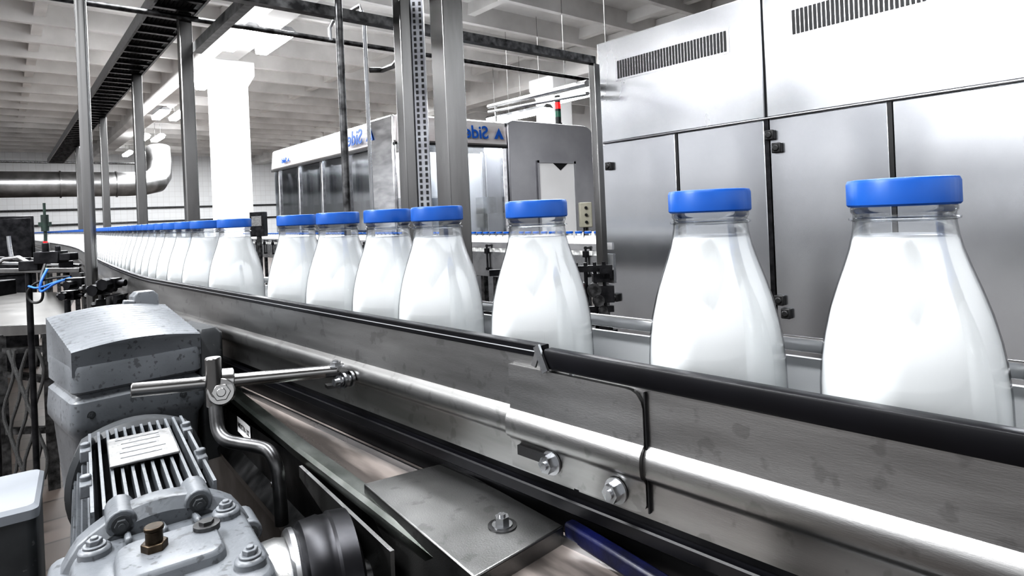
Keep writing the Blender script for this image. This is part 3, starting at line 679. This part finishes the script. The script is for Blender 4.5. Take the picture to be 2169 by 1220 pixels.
g=G(); m_=b.x-.25; g.prism([(m_-.13,yf-.016,a.z),(m_+.13,yf-.016,a.z),(m_,yf-.016,a.z-.09)],(0,.004,0)); out(g,'hood_emblem',dark,bm_)
# reversed lettering with a small triangular emblem
def logo(o,x,zv,size):
    x=Vector(x); zv=Vector(zv).normalized(); o=Vector(o); y=x.cross(zv)
    text('logo_lettering','Sidel',size,o,x,zv,bltxt,bm_,.003,True,'blue reversed lettering',off=size*.015)
    c=o+x*(size*1.68); h=size*.36
    g=G(); g.prism([c-x*h*.95-zv*h*.8,c+x*h*.15+zv*h*.95,c+x*h*.95-zv*h*.8,c+x*h*.35-zv*h*.8,c+x*h*.05-zv*h*.1,c-x*h*.35-zv*h*.8],y*-.004)
    out(g,'logo_emblem',bltxt,bm_,'solid blue triangular emblem')
logo((X0-.060,Y0+.95,Z(T-.16)),(0,-1,0),(.07,0,1),.24)
logo((X0+.97,Y0-.050,Z(T-.16)),(1,0,0),(0,.1,1),.21)
logo((X0-.055,Y1-.6,Z(T-.2)),(0,-1,0),(.07,0,1),.10)
# beacon
bx=W(1168,240,8.4); z0=Z(T+.02)
bc=root('signal_beacon',(bx.x,Y0+.2,z0),'stacked signal beacon with red and green lenses on the machine roof','signal light')
by=Y0+.2
for a,b,m_,nm in ((0,.06,blackp,'beacon_base'),(.06,.14,blackp,'beacon_segment'),(.14,.22,green,'green_lens'),(.22,.25,blackp,'beacon_segment'),(.25,.34,red,'red_lens'),(.34,.43,blackp,'beacon_cap')):
    g=G(); g.cyl((bx.x,by,z0+a),(bx.x,by,z0+b),.04 if nm!='beacon_base' else .05,n=20); out(g,nm,m_,bc)
# control box
p=W(1240,455,6.9)
cb=root('control_box',(p.x,p.y,0),'small beige control box with push buttons on a post','control box')
g=G(); g.box(p,(.14,.12,.28),0,Rv,Fv); out(g,'box_body',beige,cb,bevel=.01)
for k in range(3): g=G(); q=p-Fv*.062+Vector((0,0,.08-k*.08)); g.cyl(q,q-Fv*.02,.016); out(g,'push_button',blackp,cb)
g=G(); g.cyl((p.x,p.y,0),(p.x,p.y,p.z-.13),.03); out(g,'box_post',steel_dark,cb)

# drive clutter between the lines
ck=W(1255,612,3.0)
dk=root('drive_unit',(ck.x,ck.y,0),'black conveyor drive unit with rods and sprockets','drive unit')
g=G()
for k in range(10):
    a=random.uniform(-.14,.08); h=random.uniform(-.22,.12); q=ck+Rv*a+Vector((0,0,h)); g.box(q,(random.uniform(.03,.09),.06,random.uniform(.03,.09)),0,Rv,Fv)
for k in range(5):
    q=ck+Rv*(-.12+.045*k); g.cyl((q.x,q.y,ck.z-.4),(q.x,q.y,ck.z+.13),.009)
g.beam(ck-Rv*.5+Vector((0,0,.1)),ck+Rv*.10+Vector((0,0,.1)),.03,.03); g.beam(ck-Rv*.6+Vector((0,0,-.1)),ck+Rv*.10+Vector((0,0,-.1)),.02,.03)
g.bb((ck.x-.08,ck.y-.08,0),(ck.x+.08,ck.y+.08,ck.z-.2)); out(g,'drive_frame',steel_black,dk)
g=G(); q=ck+Rv*-.05-Fv*.05; g.cyl(q+Vector((0,0,-.05)),q+Vector((0,0,.03)),.006); out(g,'handle',redd,dk,'dark red handle')
for k in range(3): g=G(); q=ck+Rv*(.02*k)-Fv*.05+Vector((0,0,-.05*k)); g.cyl(q-Fv*.01,q+Fv*.01,.035-.006*k,n=18); out(g,'sprocket',steel_dark,dk)

# ---------------------------------------------------------------- left area
tb=root('transfer_table',(WZ(20,660,-.5).x,WZ(20,660,-.5).y,0),'stainless transfer table with dark frame beneath','table')
zt=-.5
g=G(); t4=[WZ(-150,712,zt),WZ(120,700,zt),WZ(165,618,zt),WZ(-150,622,zt)]; g.prism(t4,(0,0,-.012)); out(g,'table_top',mat('worn_table_steel',(.17,.165,.16),(.09,.087,.084),1,.42,5,rv=.1),tb,'worn stainless top')
a,b=WZ(-150,712,zt),WZ(120,700,zt)
g=G(); g.beam(a+Vector((0,0,.01)),b+Vector((0,0,.01)),.02,.05); out(g,'table_rail',steel_pole,tb)
g=G(); g.beam(a+Vector((0,0,-.09)),b+Vector((0,0,-.09)),.03,.03); out(g,'table_rail',steel_dark,tb)
for t in (.05,.55,.93):
    q=a.lerp(b,t); g=G(); g.bb((q.x-.025,q.y-.025,0),(q.x+.025,q.y+.025,q.z-.01)); out(g,'table_leg',steel_dark,tb)
    q=q+Fv*1.2; g=G(); g.bb((q.x-.025,q.y-.025,0),(q.x+.025,q.y+.025,q.z-.01)); out(g,'table_leg',steel_dark,tb)
q=a.lerp(b,.55); q2=a.lerp(b,.93)
g=G(); g.beam((q.x,q.y,.3),(q2.x,q2.y,.3),.03,.03); out(g,'table_brace',steel_dark,tb)
g=G(); g.beam((q.x,q.y,.6),(q2.x,q2.y,.55),.03,.03); out(g,'table_brace',steel_dark,tb)
g=G()
for k in range(6):
    x0=q2+Rv*(-.02-.03*k)-Fv*.05; pts=[]
    for j in range(14): pts.append(Vector((x0.x,x0.y,.72-.05*j))+Rv*(.03*math.sin(j*.7+k*1.3)))
    g.tube(pts,.008,8)
out(g,'hose_bundle',cablem,tb,'tangle of thin dark hoses',kind='stuff')
lc=root('guide_frame',(W(90,560,2.7).x,W(90,560,2.7).y,0),'steel guide frame with double rails beside the conveyor','guide frame')
g=G(); g.beam(W(-60,556,2.6),W(170,562,2.7),.03,.012); out(g,'rail',steel,lc,bevel=.002)
g=G(); g.beam(W(-60,574,2.55),W(170,572,2.6),.015,.02); out(g,'rail',steel_pole,lc,bevel=.002)
g=G(); g.beam(W(-60,545,3.2),W(150,552,3.3),.03,.015); out(g,'rail',steel_dark,lc)
for px in (-20,60,140):
    q=W(px,575,2.65); g=G(); g.cyl((q.x,q.y,0),(q.x,q.y,q.z+.06),.012); g.box((q.x,q.y,q.z+.02),(.05,.04,.05)); out(g,'rail_support',steel_black,lc)
g=G(); g.tube([W(25,548,2.7),W(20,520,2.7),W(18,500,2.7)],.008); out(g,'bent_rod',steel,lc)
g=G(); g.tube([W(-10,560,2.6),W(10,548,2.6),W(40,545,2.6),W(60,556,2.6)],.008); out(g,'bent_rod',steel,lc)
q=W(108,545,2.5)
pn=root('pneumatic_valve',(q.x,q.y,q.z-.05),'small black pneumatic valve block with blue hoses','valve')
g=G(); g.box(q,(.10,.06,.05),0,Rv,Fv); g.box(q+Rv*.07,(.05,.05,.03),0,Rv,Fv); g.cyl(q+Rv*-.02,q+Rv*-.02+Vector((0,0,.06)),.013); g.cyl(q+Rv*.03,q+Rv*.03+Vector((0,0,.045)),.01); g.box(q-Rv*.08+Vector((0,0,-.03)),(.08,.04,.04),0,Rv,Fv); out(g,'valve_body',steel_black,pn,bevel=.003)
g=G(); g.cyl(q+Rv*-.02+Vector((0,0,.06)),q+Rv*-.02+Vector((0,0,.066)),.008); out(g,'red_button',red,pn)
def sm_(bp,k=2):
    for _ in range(k):
        qq=[bp[0]]
        for i in range(len(bp)-1): qq+=[bp[i].lerp(bp[i+1],.25),bp[i].lerp(bp[i+1],.75)]
        bp=qq+[bp[-1]]
    return bp
g=G(); g.tube(sm_([W(150,585,2.4),W(110,588,2.4),W(75,598,2.4),W(55,620,2.4),W(65,642,2.4),W(88,640,2.4),W(92,618,2.4),W(85,590,2.4),W(95,560,2.45)]),.005,10); out(g,'hose',blackp,pn)
g=G(); g.tube(sm_([W(150,588,2.38),W(115,600,2.38),W(100,612,2.38),W(84,620,2.38),W(86,596,2.38),W(100,570,2.42)]),.005,10); out(g,'hose',bluem,pn,'blue hose')
g=G(); g.tube(sm_([W(60,606,2.38),W(80,612,2.38),W(120,596,2.38),W(140,592,2.4)]),.004,10); out(g,'hose',bluem,pn,'blue hose')
g=G(); q=W(-5,610,2.9); g.box(q,(.10,.1,.07),0,Rv,Fv); out(g,'valve_box',steel_black,pn,bevel=.004)
for k,(px,py,s_) in enumerate(((165,600,.05),(150,625,.04),(215,612,.03),(236,600,.03),(255,632,.028))):
    q=W(px,py,1.9 if px<200 else 1.3); g=G(); g.box(q,(s_,s_*.8,s_*.7),0,Rv,Fv); g.cyl(q-Rv*s_,q+Rv*s_,.007); g.cyl(q,q-Fv*s_,.012,n=8); out(g,'clamp_block',steel_black,pn)
q=W(28,500,6.0)
g=G(); g.bb((q.x-.16,q.y-.15,0),(q.x+.16,q.y+.15,q.z+.19)); g.bb((q.x-.14,q.y-.17,.9),(q.x+.14,q.y-.15,q.z+.17)); out(g,'dark_cabinet',steel_black,label='dark grey electrical cabinet with a flat door',cat='cabinet',bevel=.01)
q=W(95,470,5.2)
g=G(); g.cyl(q+Vector((0,0,-.08)),q+Vector((0,0,.06)),.028); g.cyl(q+Vector((0,0,.06)),q+Vector((0,0,.16)),.01); g.box(q+Vector((0,0,-.02)),(.09,.04,.035)); g.cyl((q.x,q.y,0),(q.x,q.y,q.z-.07),.012); out(g,'standing_valve',mat('dark_green_paint',(.03,.06,.045),(.015,.02,.02)),label='dark green valve fitting on a thin stem',cat='valve')
q=W(548,475,7.5)
ct=root('operator_terminal',(q.x,q.y,0),'small dark operator terminal on a stem','terminal')
g=G(); g.box(q,(.17,.12,.3),0,Rv,Fv); out(g,'terminal_housing',steel_black,ct,bevel=.005)
g=G(); g.box(q-Fv*.062+Vector((0,0,.04)),(.12,.01,.12),0,Rv,Fv); out(g,'screen',plate,ct)
g=G(); g.cyl((q.x,q.y,0),(q.x,q.y,q.z-.14),.03); out(g,'stem',steel_dark,ct)

# ---------------------------------------------------------------- light
w=bpy.data.worlds.new('world'); S.world=w; w.use_nodes=True; nt=w.node_tree; N=nt.nodes
bg=N['Background']; tc=N.new('ShaderNodeTexCoord'); sp=N.new('ShaderNodeSeparateXYZ'); cr_=N.new('ShaderNodeValToRGB')
nt.links.new(tc.outputs['Generated'],sp.inputs[0]); mr=N.new('ShaderNodeMapRange'); mr.inputs['From Min'].default_value=-1; nt.links.new(sp.outputs['Z'],mr.inputs['Value'])
nt.links.new(mr.outputs['Result'],cr_.inputs['Fac']); e=cr_.color_ramp.elements; e[0].position=.38; e[0].color=(.05,.05,.054,1); e[1].position=.62; e[1].color=(.96,.98,1,1)
for ps,v in ((.46,.20),(.52,.40),(.57,.76)):
    k=e.new(ps); k.color=(v,v*1.01,v*1.04,1)
nt.links.new(cr_.outputs['Color'],bg.inputs['Color']); bg.inputs['Strength'].default_value=1.55
def area(loc,rot,sx,sy,e):  # area lights added to brighten bottles and hall, mostly without a fixture
    l=bpy.data.lights.new('added_area_light','AREA'); l.shape='RECTANGLE'; l.size=sx; l.size_y=sy; l.energy=e; l.color=(.97,.985,1)
    o=bpy.data.objects.new('added_area_light',l); o.location=loc; o.rotation_euler=rot; S.collection.objects.link(o)
area((1.2,2.0,4.6),(0,0,0),.4,5,230)
area((-1.5,1.0,4.6),(0,0,0),.4,5,300)
area((-4.3,2.6,4.25),(0,math.radians(-35),0),.4,1.6,170)
area((6.5,9,4.6),(0,0,0),3,8,480)
area((1.5,14,4.6),(0,0,0),2,12,950)
area((7.5,22,4.6),(0,0,0),8,12,1500)
